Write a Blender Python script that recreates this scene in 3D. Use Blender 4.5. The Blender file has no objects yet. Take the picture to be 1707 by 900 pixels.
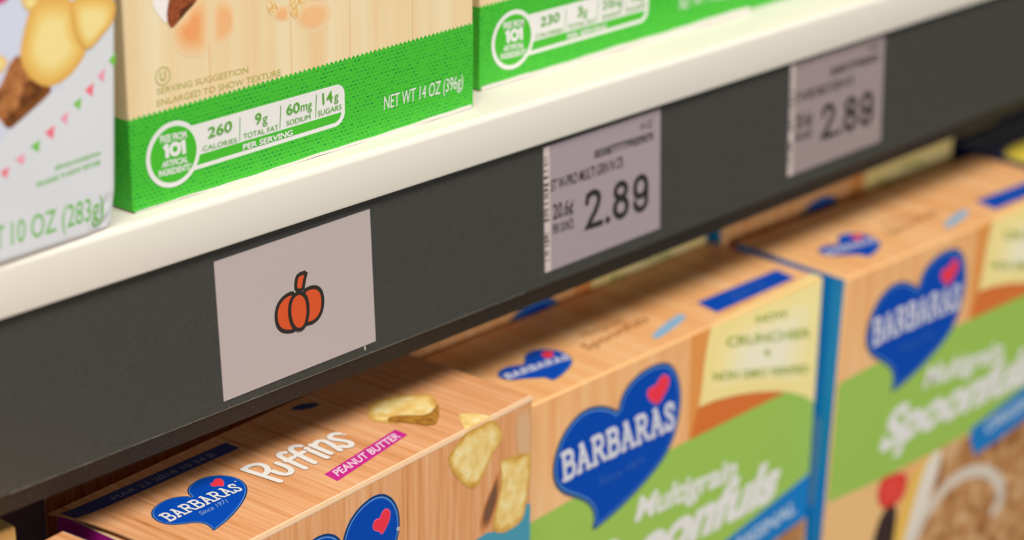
import bpy, bmesh, math, random
from mathutils import Vector, Matrix, Euler, Quaternion
from mathutils.geometry import tessellate_polygon

S = bpy.context.scene
COL = S.collection
MM = 0.001

# ------------------------------------------------------------------ camera
cam = bpy.data.objects.new('camera', bpy.data.cameras.new('camera'))
COL.objects.link(cam)
right = Vector((0.679181, -0.733865, 0.012455))
up = Vector((0.256628, 0.253336, 0.932718))
back = Vector((-0.687644, -0.630288, 0.360392))
M = Matrix((right, up, back)).transposed().to_4x4()
M.translation = Vector((-0.435282, -0.574074, 0.255346))
cam.matrix_world = M
cam.data.sensor_width = 36
cam.data.lens = 77.857
cam.data.clip_start = 0.02
cam.data.dof.use_dof = True
cam.data.dof.focus_distance = 0.815
cam.data.dof.aperture_fstop = 5.5
S.camera = cam

# ------------------------------------------------------------------ world, lamps, exposure
w = bpy.data.worlds.new('store_air')
S.world = w
w.use_nodes = True
bg = w.node_tree.nodes['Background']
bg.inputs[0].default_value = (1.0, 0.965, 0.92, 1)
bg.inputs[1].default_value = 0.10

def area(name, loc, target, sx, sy, power, color):
    d = bpy.data.lights.new(name, 'AREA')
    d.shape = 'RECTANGLE'; d.size = sx; d.size_y = sy; d.energy = power; d.color = color
    o = bpy.data.objects.new(name, d); COL.objects.link(o)
    o.location = loc
    o.rotation_euler = (Vector(target) - Vector(loc)).to_track_quat('-Z', 'Y').to_euler()
    return o
area('ceiling_strip_lamp', (-0.35, -1.28, 2.2), (0.15, 0, -.05), 3.2, 0.36, 99, (1.0, 0.97, 0.925))
area('low_front_fill', (-2.0, -9.0, 0.95), (0.15, 0, -.05), 6.0, 1.8, 255, (1.0, 0.975, 0.94))  # added fill from low in front, lifts the upright faces

S.view_settings.view_transform = 'Standard'
S.view_settings.look = 'None'
S.view_settings.exposure = 0.0
S.view_settings.gamma = 1.0
S.view_settings.use_curve_mapping = False
S.cycles.use_denoising = True

# printed outlines, millimetres on the face they lie on
D={
 'B_banner_top':[(27.65,25.34),(98.22,25.28),(100.9,22.37)],
 'B_banner_bot':[(48.91,9.42),(95.69,9.89),(99.85,12.03),(27.79,9.05)],
 'B_stripe':[(30.22,13.73),(98.81,14.32),(96.8,11.07),(29.31,10.43)],
 'B_div':[(49.29,23.57),(48.83,14.83),(68.8,23.57),(68.09,14.94),(86.45,23.93),(85.79,15.17)],
 'B_260':[(34.05,19.13),(45.26,19.39),(34.33,23.04)],
 'B_CAL':[(31.5,15.18),(47.42,14.78),(31.58,16.91)],
 'B_9':[(56.15,19.04),(59.22,19.13),(56.31,23.16)],
 'B_9g':[(59.7,18.84),(62.12,18.88),(59.79,21.16)],
 'B_FAT':[(50.41,15.22),(67.3,14.92),(50.49,17.09)],
 'B_60':[(71.35,19.21),(77.9,19.04),(71.48,23.19)],
 'B_mg':[(78.44,19.15),(83.88,19.04),(78.51,21.44)],
 'B_SOD':[(71.22,15.34),(83.11,15.38),(71.28,17.22)],
 'B_14':[(89.41,19.33),(94.56,19.26),(89.25,23.74)],
 'B_14g':[(95.2,19.42),(97.38,19.43),(95.25,21.65)],
 'B_SUG':[(86.88,15.43),(98.84,15.56),(86.94,17.45)],
 'B_PER':[(50.01,11.15),(74.09,11.15),(50.18,13.29)],
 'B_FREE':[(12.99,22.2),(24.67,21.6),(12.7,24.92)],
 'B_101':[(14.09,16.48),(24.17,16.12),(13.91,21.6)],
 'B_ART':[(12.96,13.41),(24.62,12.81),(13.22,15.66)],
 'B_ING':[(11.62,10.47),(26.38,9.76),(11.52,12.81)],
 'B_U':[(15.41,45.66),(18.58,45.0),(15.59,48.75)],
 'B_SERV':[(12.61,39.48),(53.9,38.72),(12.73,41.65)],
 'B_ENL':[(12.5,35.37),(69.35,34.53),(12.63,37.6)],
 'B_NET':[(121.18,10.29),(165.06,9.9),(121.5,15.44)],
 'B_cream':[(12.64,74.1),(12.59,71.39),(13.22,69.46),(15.3,65.88),(18.32,63.01),(19.96,66.38),(20.89,72.62)],
 'B_choc':[(20.03,72.78),(18.8,68.43),(18.3,65.77),(18.89,62.91),(20.25,61.17),(21.43,61.5),(24.48,63.7),(28.14,66.25),(31.18,68.01),(33.09,70.44)],
 'B_chocdark':[(24.67,67.35),(26.44,67.49),(28.84,68.43),(30.62,68.57),(29.97,67.3),(26.92,65.55),(25.08,64.05),(23.28,63.23),(23.97,65.18)],
 'B_crumb1':[(63.93,61.81),(63.55,60.2),(64.44,58.6),(66.27,56.58),(67.9,57.72),(68.78,59.24),(68.02,61.06),(65.84,62.09)],
 'B_crumb2':[(75.39,61.41),(74.16,59.22),(74.12,57.78),(75.2,55.39),(76.76,53.64),(78.42,54.55),(79.45,56.55),(81.45,57.89),(82.49,60.13)],
 'B_stain1':[(30.57,67.65),(26.83,63.72),(20.25,61.17),(22.36,57.15),(25.13,54.05),(30.96,51.96),(35.75,51.72),(36.98,58.54),(38.11,69.54),(33.09,70.44)],
 'B_stain2':[(36.63,69.8),(35.75,51.72),(39.35,51.24),(43.72,53.47),(45.2,59.34),(44.79,63.65),(41.99,68.84)],
 'B_stain3':[(68.59,59.28),(73.4,59.36),(73.94,56.36),(73.21,53.58),(69.39,54.54),(66.27,56.43)],
 'B_stain4':[(78.78,55.94),(82.43,58.19),(92.95,56.77),(94.14,50.63),(88.73,47.45),(82.16,48.7),(77.71,52.73)],
 'A_photo':[(-44.57,41.24),(-41.02,43.54),(-30.44,48.25),(-19.62,53.89),(-8.45,61.9),(3.59,69.88),(5.14,71.31),(6.46,80.27),(-53.13,91.05),(-58.24,36.04)],
 'A_c1':[(-25.51,83.84),(-29.11,81.18),(-31.45,77.19),(-33.61,71.5),(-35.1,65.66),(-32.25,59.44),(-27.81,55.37),(-22.4,53.92),(-15.96,55.98),(-10.71,60.06),(-8.37,63.03),(-10.91,66.98),(-12.53,73.56),(-12.3,81.41)],
 'A_c2':[(-13.28,82.16),(-13.83,74.94),(-12.58,68.17),(-10.05,64.23),(-8.01,63.07),(-5.07,64.38),(-0.9,67.58),(3.65,70.73),(4.56,78.89)],
 'A_c3':[(-33.08,85.77),(-32.37,82.34),(-31.18,80.46),(-29.9,79.67),(-26.73,81.29),(-24.8,84.26)],
 'A_c4':[(-46.04,69.57),(-42.21,68.24),(-39.38,66.54),(-40.64,63.46),(-46.82,60.87)],
 'A_brown':[(-34.97,67.31),(-38.44,65.79),(-40.78,61.82),(-43.07,58.39),(-47.25,55.95),(-47.65,51.56),(-43.99,47.91),(-41.36,43.5),(-33.95,47.04),(-21.77,53.09),(-26.48,54.8),(-32.25,59.44),(-33.87,64.29)],
 'A_browndark':[(-32.25,59.44),(-27.81,55.37),(-22.4,53.92),(-26.79,50.87),(-36.07,46.1),(-41.36,43.5),(-43.33,47.76),(-37.83,49.34),(-35.46,53.35)],
 'A_mag':[(-44.42,87.85),(-36.67,86.43),(-38.46,84.85),(-40.8,84.46),(-44.75,84.11)],
 'A_fg1':[(0.23,57.8),(3.51,60.04),(2.75,55.23)],
 'A_fp1':[(-4.75,53.6),(-1.21,55.77),(-2.19,51.01)],
 'A_fr1':[(-10.16,50.11),(-6.31,51.89),(-7.16,47.12)],
 'A_fg2':[(-15.25,46.58),(-11.59,48.09),(-12.61,43.95)],
 'A_fp2':[(-20.81,42.9),(-17.3,44.71),(-18.2,40.26)],
 'A_fr2':[(-27.13,39.72),(-23.03,41.38),(-24.1,36.69)],
 'A_fg3':[(-33.12,36.51),(-29.21,37.9),(-30.1,33.76)],
 'A_fp3':[(-39.51,33.76),(-35.5,34.79),(-36.34,30.99)],
 'A_fr3':[(-45.48,30.81),(-41.74,32.09),(-43.21,28.25)],
 'A_SERV':[(-24.08,26.16),(-5.29,26.8),(-23.97,27.63)],
 'A_ENL':[(-31.74,22.43),(-5.51,23.72),(-31.61,24.07)],
 'A_OZ':[(-43.2,5.91),(-5.78,5.32),(-42.62,12.64)],
 'A_T':[(-62.05,6.05),(-46.0,5.64),(-61.43,12.65)],
 'A_crease':[(-5.6,7.85),(-1.86,4.28),(0.41,3.91),(-4.23,3.02),(-6.64,1.08)],
 'A_right':[(4.9,73.13),(0.93,6.13),(0.0,-0.01),(-24.05,-0.18),(-48.17,-0.01)],
 'C_NET':[(129.26,9.08),(191.79,8.23),(128.8,16.32)],
 'C_230':[(36.01,20.1),(47.54,20.17),(35.9,24.51)],
 'T1':[(30.21,-59.57),(105.96,-58.81),(106.4,-5.57),(30.43,-6.35)],
 'T2':[(203.28,-57.7),(278.07,-57.3),(277.82,-3.55),(202.97,-3.64)],
 'T3':[(371.49,-55.68),(448.63,-56.21)],
 'pk_left':[(66.37,-27.85),(63.47,-27.31),(59.89,-28.45),(57.39,-31.01),(56.66,-35.0),(57.46,-38.71),(59.87,-41.11),(63.68,-42.24),(65.69,-42.17)],
 'pk_mid':[(68.26,-27.81),(71.54,-30.34),(72.45,-34.85),(71.81,-39.4),(69.95,-42.47),(67.07,-42.77),(64.61,-40.62),(63.43,-36.97),(63.21,-33.14),(64.51,-29.29)],
 'pk_right':[(70.11,-28.52),(73.48,-27.77),(77.03,-28.38),(79.3,-30.63),(80.05,-34.16),(79.33,-38.25),(77.12,-40.95),(73.81,-41.89),(70.26,-41.23)],
 'pk_stem':[(66.89,-27.15),(67.12,-23.47),(68.32,-21.28),(72.57,-21.32),(71.33,-24.16),(70.39,-27.85)],
 'T2_289':[(228.4,-45.86),(269.89,-46.98),(228.5,-28.46)],
 'T2_206':[(208.27,-35.89),(221.11,-36.08),(208.36,-29.16)],
 'T2_OUN':[(208.19,-42.12),(221.06,-42.47),(208.25,-37.96)],
 'T2_title':[(207.2,-23.53),(253.31,-23.66),(207.27,-18.58)],
 'T2_code':[(234.54,-15.77),(273.23,-16.24),(234.55,-12.13)],
 'T2_14':[(264.47,-10.29),(272.77,-10.35),(264.45,-7.02)],
 'P_heart':[(41.69,40.81),(41.32,42.24),(40.31,43.45),(38.9,44.71),(35.91,46.12),(31.98,46.52),(27.54,45.42),(24.5,43.76),(22.58,41.84),(21.09,39.43),(20.25,36.05),(20.56,32.58),(22.07,29.72),(24.7,27.59),(27.65,25.8),(29.43,23.66),(29.89,21.04),(29.12,17.84),(28.03,15.56),(30.59,16.07),(36.07,17.24),(42.81,19.63),(49.26,22.54),(54.7,25.73),(59.05,29.28),(61.73,32.71),(63.3,36.97),(63.24,40.99),(61.94,44.25),(59.87,46.73),(56.84,48.68),(53.01,49.33),(48.61,48.45),(45.36,46.81),(43.36,44.82),(42.1,42.5)],
 'P_red':[(53.06,42.89),(54.03,43.29),(54.89,42.93),(56.1,44.16),(57.74,44.55),(58.87,43.42),(58.28,41.1),(56.47,38.81),(54.69,37.6),(54.22,39.17),(52.75,39.94),(52.03,41.02)],
 'P_BARB':[(23.22,32.49),(56.02,30.16),(24.03,38.51)],
 'P_R':[(60.44,37.05)],
 'P_since':[(33.27,27.09),(46.66,26.95),(34.52,29.8)],
 'P_stem':[(69.77,42.28),(71.43,24.63)],
 'P_bowl':[(69.77,42.28),(74.11,42.85),(77.14,40.67),(76.78,36.32),(73.8,33.42),(70.99,33.22)],
 'P_u':[(75.77,32.78),(75.88,28.64),(77.44,26.2),(80.34,27.01),(81.89,30.18),(81.69,36.23)],
 'P_f1':[(85.49,25.15),(85.99,33.26),(86.33,38.72),(86.82,40.34),(88.79,41.38),(90.34,40.27)],
 'P_f1b':[(85.22,34.91),(89.24,34.93)],
 'P_f2':[(91.03,25.46),(91.87,34.29),(92.76,39.15),(94.09,41.29),(96.43,41.79),(98.17,39.7)],
 'P_f2b':[(91.2,35.09),(95.21,35.18)],
 'P_i':[(97.25,24.89),(97.78,34.18)],
 'P_idot':[(98.33,36.52)],
 'P_n1':[(100.96,26.36),(101.42,37.32)],
 'P_n2':[(101.52,35.4),(104.47,37.6),(107.3,36.79),(107.28,33.33),(105.34,25.58)],
 'P_s':[(115.83,35.77),(114.47,37.4),(111.72,37.15),(110.18,34.87),(111.89,31.3),(113.09,27.28),(111.63,25.1),(109.26,24.93),(107.94,27.4)],
 'P_cer':[(97.75,22.82),(107.09,21.54),(98.53,24.1)],
 'P_dot':[(116.63,34.04)],
 'P_banner':[(86.38,16.2),(85.36,8.63),(132.64,14.89),(132.96,21.77)],
 'P_PB':[(88.34,10.99),(129.31,15.48),(89.89,15.56)],
 'P_pc1':[(138.25,41.35),(143.01,44.68),(148.14,45.06),(156.42,43.06),(161.95,38.57),(167.43,33.09),(165.29,28.51),(162.62,25.16),(155.6,18.06),(146.89,12.05),(143.49,13.63),(140.23,22.52),(134.38,28.27),(132.68,34.06),(134.6,38.07)],
 'P_pc1dark':[(140.1,31.49),(145.74,27.3),(150.42,20.44),(158.27,22.57),(162.75,25.0),(155.6,18.06),(146.89,12.05),(143.49,13.63),(140.23,22.52),(135.42,28.28)],
 'P_pc2t':[(158.99,11.46),(162.02,10.39),(164.24,7.74),(166.07,3.01),(165.93,-0.64),(149.41,-0.89),(153.24,4.47)],
 'P_pc2f':[(150.5,-0.44),(166.74,-0.4),(172.36,-6.68),(173.0,-11.51),(170.28,-15.12),(166.97,-16.2),(163.72,-20.35),(159.4,-25.63),(155.05,-27.8),(149.61,-24.16),(142.09,-15.95),(138.37,-8.54),(141.51,-5.23),(146.79,-2.68)],
 'P_pc3':[(170.92,-20.75),(174.84,-21.06),(185.07,-23.32),(192.22,-24.81),(191.97,-33.39),(189.33,-48.27),(186.92,-54.52),(178.88,-55.27),(173.18,-54.7),(166.93,-51.21),(168.49,-43.18),(171.72,-35.05),(172.72,-27.63)],
 'P_teal':[(149.83,-52.83),(156.38,-50.83),(164.13,-50.46),(173.18,-54.54),(185.77,-54.86),(188.49,-47.14),(192.12,-48.57),(192.2,-70.41)],
 'P_shade':[(171.52,-23.3),(167.18,-30.17),(160.65,-38.5),(158.0,-48.36),(164.13,-50.46),(168.49,-43.18),(172.28,-35.26)],
 'P_fheart':[(78.69,-16.78),(80.5,-13.42),(83.27,-10.44),(87.19,-8.2),(91.9,-7.13),(96.23,-7.21),(100.58,-8.55),(104.16,-10.3),(107.75,-13.49),(110.55,-17.73),(112.15,-21.67),(112.74,-25.23),(112.5,-28.76),(111.65,-32.66)],
 'P_fheartL':[(63.07,-12.54),(66.05,-13.07),(69.79,-14.31),(73.16,-15.98),(76.55,-18.07)],
 'P_fred':[(102.69,-15.16),(104.49,-16.53),(105.07,-18.55),(104.23,-21.21),(102.19,-23.67),(99.83,-25.62),(98.78,-23.64),(96.01,-22.21),(94.45,-20.24),(95.28,-17.9),(96.88,-17.21),(98.66,-17.92),(99.68,-16.1),(101.29,-14.96)],
 'P_fS':[(109.05,-26.45),(101.53,-28.32),(107.59,-29.18),(106.0,-25.52),(96.96,-25.28)],
 'P_navy':[(1.89,63.91),(82.27,61.33),(79.65,58.69),(3.98,59.23)],
 'P_mar':[(22.06,64.78),(30.55,64.44),(22.66,67.07)],
 'P_navyheart':[(119.03,66.29),(124.03,61.2),(130.5,59.73),(131.84,62.62),(126.67,66.99)],
 'S_heart':[(62.2,-20.85),(59.03,-18.38),(55.63,-16.51),(48.93,-13.66),(39.79,-12.52),(32.18,-15.11),(25.35,-20.24),(21.16,-28.1),(20.13,-36.15),(22.21,-42.54),(26.84,-47.71),(34.74,-52.5),(42.77,-57.65),(47.21,-63.17),(48.21,-68.41),(46.68,-73.5),(55.33,-72.06),(66.06,-69.16),(76.87,-65.22),(87.77,-60.21),(95.94,-55.15),(101.27,-49.04),(104.41,-42.19),(106.26,-32.94),(106.1,-26.02),(103.86,-17.51),(99.67,-11.35),(94.54,-7.64),(86.15,-6.18),(76.62,-6.99),(68.67,-10.16),(64.18,-14.39)],
 'S_red':[(93.46,-12.97),(97.13,-15.86),(96.68,-20.07),(92.72,-24.13),(89.39,-26.92),(83.64,-23.1),(81.38,-19.48),(81.92,-16.78),(85.34,-16.44),(88.1,-16.36),(90.02,-13.61)],
 'S_BARB':[(26.41,-42.16),(102.57,-42.36),(24.58,-28.08)],
 'S_since':[(51.17,-52.5),(81.09,-52.91),(50.34,-48.34)],
 'S_ribT':[(5.41,-49.08),(30.87,-52.81),(101.45,-52.1),(118.79,-52.04),(185.92,-53.86)],
 'S_ribT3':[(-0.41,-53.76),(32.1,-56.02)],
 'S_ribB3':[(1.24,-118.54),(43.99,-121.99),(88.33,-120.74),(126.04,-122.44)],
 'S_ribB':[(149.1,-116.38),(169.11,-111.4),(196.61,-105.57),(210.09,-103.79)],
 'S_multi':[(77.31,-80.2),(150.01,-85.58),(79.19,-69.92)],
 'S_spoonL':[(41.29,-104.5),(71.48,-106.72),(56.6,-80.8)],
 'S_spoonR':[(180.49,-106.74),(180.9,-88.31),(163.12,-105.46)],
 'S_multi3':[(75.99,-80.57),(75.37,-66.49)],
 'S_ban':[(149.13,-116.86),(196.71,-106.54),(210.09,-103.79),(213.25,-127.38),(186.2,-130.58)],
 'S_ban3':[(142.23,-116.36),(129.12,-118.49),(127.18,-123.39),(134.53,-136.77),(155.72,-134.91),(183.28,-130.98),(178.65,-109.1)],
 'S_orig':[(156.85,-120.28),(200.78,-121.78),(157.12,-115.26)],
 'S_orig3':[(141.26,-126.35),(181.64,-123.21),(140.65,-120.24)],
 'S_orange':[(114.43,-50.98),(120.6,-39.64),(136.66,-40.57),(163.44,-45.75),(186.02,-53.96)],
 'S_call':[(126.75,0.55),(124.68,-4.46),(122.21,-17.38),(121.11,-30.83),(119.57,-37.91),(131.24,-38.29),(148.22,-40.99),(162.78,-44.27),(177.76,-48.62),(190.08,-53.07),(202.79,-59.15),(211.92,-65.58),(214.57,-54.04),(214.18,-0.54)],
 'S_callt':[(128.34,1.2),(153.1,3.03),(172.69,2.78),(192.19,3.14),(210.33,5.42),(214.87,4.32),(213.02,-0.78)],
 'S_NOW':[(160.43,-8.68),(185.44,-12.75),(159.39,-4.84)],
 'S_CRUN':[(138.39,-13.92),(205.04,-29.09),(137.3,-8.71)],
 'S_amp':[(167.8,-27.32),(172.98,-28.44),(167.5,-23.92)],
 'S_NON':[(129.38,-27.92),(205.44,-47.71),(129.05,-23.48)],
 'S_rect':[(143.41,21.98),(140.5,7.8),(201.01,7.92),(203.74,20.87)],
 'S_pill':[(97.85,12.08),(96.63,8.18),(100.27,7.55),(125.48,13.37),(128.23,17.02),(125.81,19.49)],
 'S_tm':[(75.36,31.9),(101.38,30.43),(78.39,36.03)],
 'S_ts':[(65.69,20.92),(112.28,23.59),(67.42,27.18)],
 'S_theart':[(36.02,31.12),(34.27,31.35),(28.7,34.33),(23.48,33.9),(20.07,32.04),(18.24,29.74),(17.63,26.97),(18.81,22.95),(23.99,20.47),(28.6,16.7),(31.72,14.47),(30.76,10.37),(35.47,10.63),(41.32,12.24),(48.07,14.95),(52.8,17.88),(56.09,22.37),(57.42,27.95),(56.04,33.36),(52.17,37.3),(47.01,38.57),(42.08,36.67),(38.53,33.42)],
 'S_tred':[(47.39,31.65),(50.45,33.67),(53.31,33.14),(54.34,31.1),(52.13,28.39),(48.48,26.6),(46.74,27.98)],
 'S_tbarb':[(18.35,24.35),(53.7,19.9),(20.23,29.03)],
 'S_yel':[(109.66,63.2),(197.77,63.44),(211.11,73.97),(118.3,73.71)],
 'S_bheart':[(55.28,64.21),(60.87,62.92),(69.36,64.26),(73.94,65.21),(72.84,67.46),(66.58,68.21)],
 'S_bred':[(80.51,63.04),(89.67,58.27),(103.28,60.55),(102.18,62.84),(88.66,63.87)],
 'S_rasp':[(44.55,-125.57),(47.29,-120.84),(56.16,-121.55),(69.01,-124.13),(71.64,-132.47),(68.11,-140.5),(59.25,-140.89),(50.24,-139.71),(44.74,-132.44)],
 'S_black':[(53.73,-139.55),(62.83,-140.98),(64.96,-148.66),(63.79,-169.24),(43.11,-161.67),(47.72,-146.04)],
 'S_bowlyel':[(93.85,-120.81),(85.85,-122.23),(76.72,-127.27),(70.02,-141.15),(61.64,-161.44),(59.98,-167.84),(75.32,-173.46),(81.54,-145.13),(91.34,-127.51)],
 'S_bowlwhite':[(102.25,-121.22),(88.76,-123.19),(82.22,-138.38),(74.08,-165.93),(72.42,-172.4),(85.08,-177.03),(92.15,-153.49),(100.06,-135.06)],
 'S_bowlbrown':[(102.36,-121.83),(126.16,-123.07),(155.72,-134.91),(183.28,-130.98),(258.07,-124.12),(289.09,-251.7),(83.12,-176.31),(92.15,-153.49),(100.06,-135.06)],
 'S_spoon':[(83.8,-169.44),(91.05,-157.82),(104.27,-148.23),(124.29,-143.73),(146.61,-148.77),(164.0,-161.27),(169.65,-174.27),(162.56,-179.23)],
 'S_side':[(9.58,-77.63),(9.64,-119.76)],
}
# ------------------------------------------------------------------ materials
def lin(h):
    h = h.lstrip('#')
    o = []
    for i in (0, 2, 4):
        c = int(h[i:i+2], 16) / 255
        o.append(c / 12.92 if c <= 0.04045 else ((c + 0.055) / 1.055) ** 2.4)
    return (*o, 1)
MATS = {}
def mat(name, color, rough=0.5, spec=0.3, metal=0.0):
    if name in MATS: return MATS[name]
    m = bpy.data.materials.new(name); m.use_nodes = True
    b = m.node_tree.nodes['Principled BSDF']
    b.inputs['Base Color'].default_value = lin(color)
    b.inputs['Roughness'].default_value = rough
    b.inputs['Specular IOR Level'].default_value = spec
    b.inputs['Metallic'].default_value = metal
    MATS[name] = m
    return m
def noise_mat(name, stops, scale=(1, 1, 1), nscale=1.0, detail=4, rough=0.5, spec=0.3, distortion=0.0, lacun=2.0):
    """noise in object coordinates (metres) through a colour ramp"""
    if name in MATS: return MATS[name]
    m = mat(name, '#ffffff', rough, spec)
    nt = m.node_tree; N = nt.nodes; L = nt.links
    b = N['Principled BSDF']
    tc = N.new('ShaderNodeTexCoord'); mp = N.new('ShaderNodeMapping')
    mp.inputs['Scale'].default_value = scale
    no = N.new('ShaderNodeTexNoise'); no.inputs['Scale'].default_value = nscale
    no.inputs['Detail'].default_value = detail; no.inputs['Distortion'].default_value = distortion
    cr = N.new('ShaderNodeValToRGB')
    e = cr.color_ramp.elements
    while len(e) < len(stops): e.new(0.5)
    for k, (p, c) in enumerate(stops):
        e[k].position = p; e[k].color = lin(c)
    L.new(tc.outputs['Object'], mp.inputs['Vector']); L.new(mp.outputs[0], no.inputs['Vector'])
    L.new(no.outputs['Fac'], cr.inputs[0]); L.new(cr.outputs[0], b.inputs['Base Color'])
    return m
def brick_mat(name, c1, c2, mortar, bw, rh, ms, rough=0.5):
    """printed weave of short dashes, in the X-Z plane of the carton"""
    if name in MATS: return MATS[name]
    m = mat(name, c1, rough, 0.3); nt = m.node_tree; N = nt.nodes; L = nt.links
    b = N['Principled BSDF']
    tc = N.new('ShaderNodeTexCoord'); sp = N.new('ShaderNodeSeparateXYZ'); ad = N.new('ShaderNodeMath')
    cb = N.new('ShaderNodeCombineXYZ')
    ad.operation = 'ADD'
    br = N.new('ShaderNodeTexBrick')
    br.inputs['Color1'].default_value = lin(c1); br.inputs['Color2'].default_value = lin(c2)
    br.inputs['Mortar'].default_value = lin(mortar)
    br.inputs['Scale'].default_value = 1000.0
    br.inputs['Brick Width'].default_value = bw; br.inputs['Row Height'].default_value = rh
    br.inputs['Mortar Size'].default_value = ms; br.inputs['Mortar Smooth'].default_value = 0.25
    L.new(tc.outputs['Object'], sp.inputs[0])
    L.new(sp.outputs[0], ad.inputs[0]); L.new(sp.outputs[1], ad.inputs[1])
    L.new(ad.outputs[0], cb.inputs[0]); L.new(sp.outputs[2], cb.inputs[1])
    L.new(cb.outputs[0], br.inputs['Vector']); L.new(br.outputs['Color'], b.inputs['Base Color'])
    return m

WHITE_INK = mat('white_ink', '#E9E6E2', .45)
CREAM_STEEL = mat('cream_enamel', '#E6E0D3', .42, .2)
RAIL = noise_mat('rail_grey_plastic', [(.35, '#3F3E39'), (.65, '#444440')], (1, 1, 1), 900, 2, .36, .5)
BEZEL = noise_mat('rail_bezel_plastic', [(.4, '#26231E'), (.7, '#2D2923')], (1, 1, 1), 1500, 2, .55, .3)
LINT_GLINT = mat('pale_lint_and_glint', '#A9A394', .8, .1)  # dust specks, and the painted highlight along the ridge
GREENW = brick_mat('green_weave_print', '#0F8A38', '#43BA34', '#48BE33', 2.15, 1.5, .5)
GREEN = mat('green_ink', '#48BB2F', .45)
GREENT = mat('green_text_ink', '#5DAA35', .45)
OLIVE = mat('olive_text_ink', '#AFAA55', .5)
BOARD = mat('white_paperboard', '#DDD8CF', .7, .2)
PALE_WOOD = noise_mat('pale_wood_print', [(.25, '#ECC794'), (.45, '#EED3A4'), (.6, '#EFDAAF'), (.8, '#F0E0BA')], (120, 12, 4), 1.0, 3, .42, .3)
PUF_WOOD = noise_mat('amber_wood_print', [(.25, '#B0683A'), (.35, '#DA955F'), (.52, '#E7A672'), (.76, '#F0BC8E')], (430, 14, 16), 1.0, 5, .42, .3, .5)
SPO_WOOD = noise_mat('orange_wood_print', [(.3, '#EBA566'), (.5, '#F4B87C'), (.75, '#F8CA96')], (90, 9, 11), 1.0, 4, .42, .35)
GREY_WHITE = noise_mat('white_print', [(.3, '#DADCE0'), (.7, '#E2E3E5')], (12, 12, 12), 1.0, 2, .3, .5)

# ------------------------------------------------------------------ flat print on a surface
class Panel:
    """a face of a thing: origin, u and v directions (millimetres, the thing's own axes)"""
    def __init__(s, O, U, V, rect=None, lift=None):
        s.O = Vector(O); s.U = Vector(U).normalized(); s.V = Vector(V).normalized()
        s.N = s.U.cross(s.V); s.rect = rect; s.lift = lift
    def at(s, u, v, layer=0):
        n = 0.07 * layer + (s.lift(u, v) if s.lift else 0.0)
        return (s.O + s.U * u + s.V * v + s.N * n) * MM
def clip(pts, r):
    u0, v0, u1, v1 = r
    for ax, lim, sg in ((0, u0, 1), (0, u1, -1), (1, v0, 1), (1, v1, -1)):
        out = []
        for i, p in enumerate(pts):
            q = pts[i - 1]
            ip = (p[ax] - lim) * sg >= 0; iq = (q[ax] - lim) * sg >= 0
            if ip != iq:
                t = (lim - q[ax]) / (p[ax] - q[ax])
                out.append((q[0] + t * (p[0] - q[0]), q[1] + t * (p[1] - q[1])))
            if ip: out.append(p)
        pts = out
        if len(pts) < 3: return []
    return pts
def chaikin(pts, n=2):
    for _ in range(n):
        o = []
        for i, p in enumerate(pts):
            q = pts[(i + 1) % len(pts)]
            o += [(.75 * p[0] + .25 * q[0], .75 * p[1] + .25 * q[1]), (.25 * p[0] + .75 * q[0], .25 * p[1] + .75 * q[1])]
        pts = o
    return pts
def soft_open(pts, n=2):
    for _ in range(n):
        o = [pts[0]]
        for p, q in zip(pts, pts[1:]):
            o += [(.75 * p[0] + .25 * q[0], .75 * p[1] + .25 * q[1]), (.25 * p[0] + .75 * q[0], .25 * p[1] + .75 * q[1])]
        pts = o + [pts[-1]]
    return pts
def signed_area(p):
    return sum(a[0] * b[1] - b[0] * a[1] for a, b in zip(p, p[1:] + p[:1])) / 2
def inset(pts, d):
    """move a closed outline inwards by d"""
    sg = 1 if signed_area(pts) > 0 else -1
    n = len(pts); o = []
    for i in range(n):
        a, p, b = Vector(pts[i - 1]), Vector(pts[i]), Vector(pts[(i + 1) % n])
        e1 = (p - a); e2 = (b - p)
        if e1.length < 1e-6 or e2.length < 1e-6: continue
        e1.normalize(); e2.normalize()
        n1 = Vector((-e1.y, e1.x)) * sg; n2 = Vector((-e2.y, e2.x)) * sg
        m = n1 + n2
        if m.length < 1e-3: m = n1
        m.normalize()
        k = max(.45, m.dot(n1))
        o.append(tuple(p + m * d / k))
    return o
def shrink(pts, k):
    cu = sum(p[0] for p in pts) / len(pts); cv = sum(p[1] for p in pts) / len(pts)
    return [(cu + (p[0] - cu) * k, cv + (p[1] - cv) * k) for p in pts]
def ell(cu, cv, ru, rv=None, n=48):
    rv = rv or ru
    return [(cu + ru * math.cos(2 * math.pi * i / n), cv + rv * math.sin(2 * math.pi * i / n)) for i in range(n)]

_text = {}
def text_shape(s, weight):
    key = (s, weight)
    if key in _text: return _text[key]
    c = bpy.data.curves.new('t', 'FONT'); c.body = s; c.size = 1; c.offset = weight; c.resolution_u = 5
    c.fill_mode = 'FRONT'
    o = bpy.data.objects.new('t', c); COL.objects.link(o)
    dg = bpy.context.evaluated_depsgraph_get(); dg.update()
    me = bpy.data.meshes.new_from_object(o.evaluated_get(dg))
    vs = [(v.co.x, v.co.y) for v in me.vertices]; fs = [tuple(p.vertices) for p in me.polygons]
    bpy.data.objects.remove(o); bpy.data.curves.remove(c); bpy.data.meshes.remove(me)
    _text[key] = (vs, fs)
    return vs, fs
def cap_height(ref, weight):
    vs, _ = text_shape(ref, weight)
    return min(v[1] for v in vs), max(v[1] for v in vs)

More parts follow.
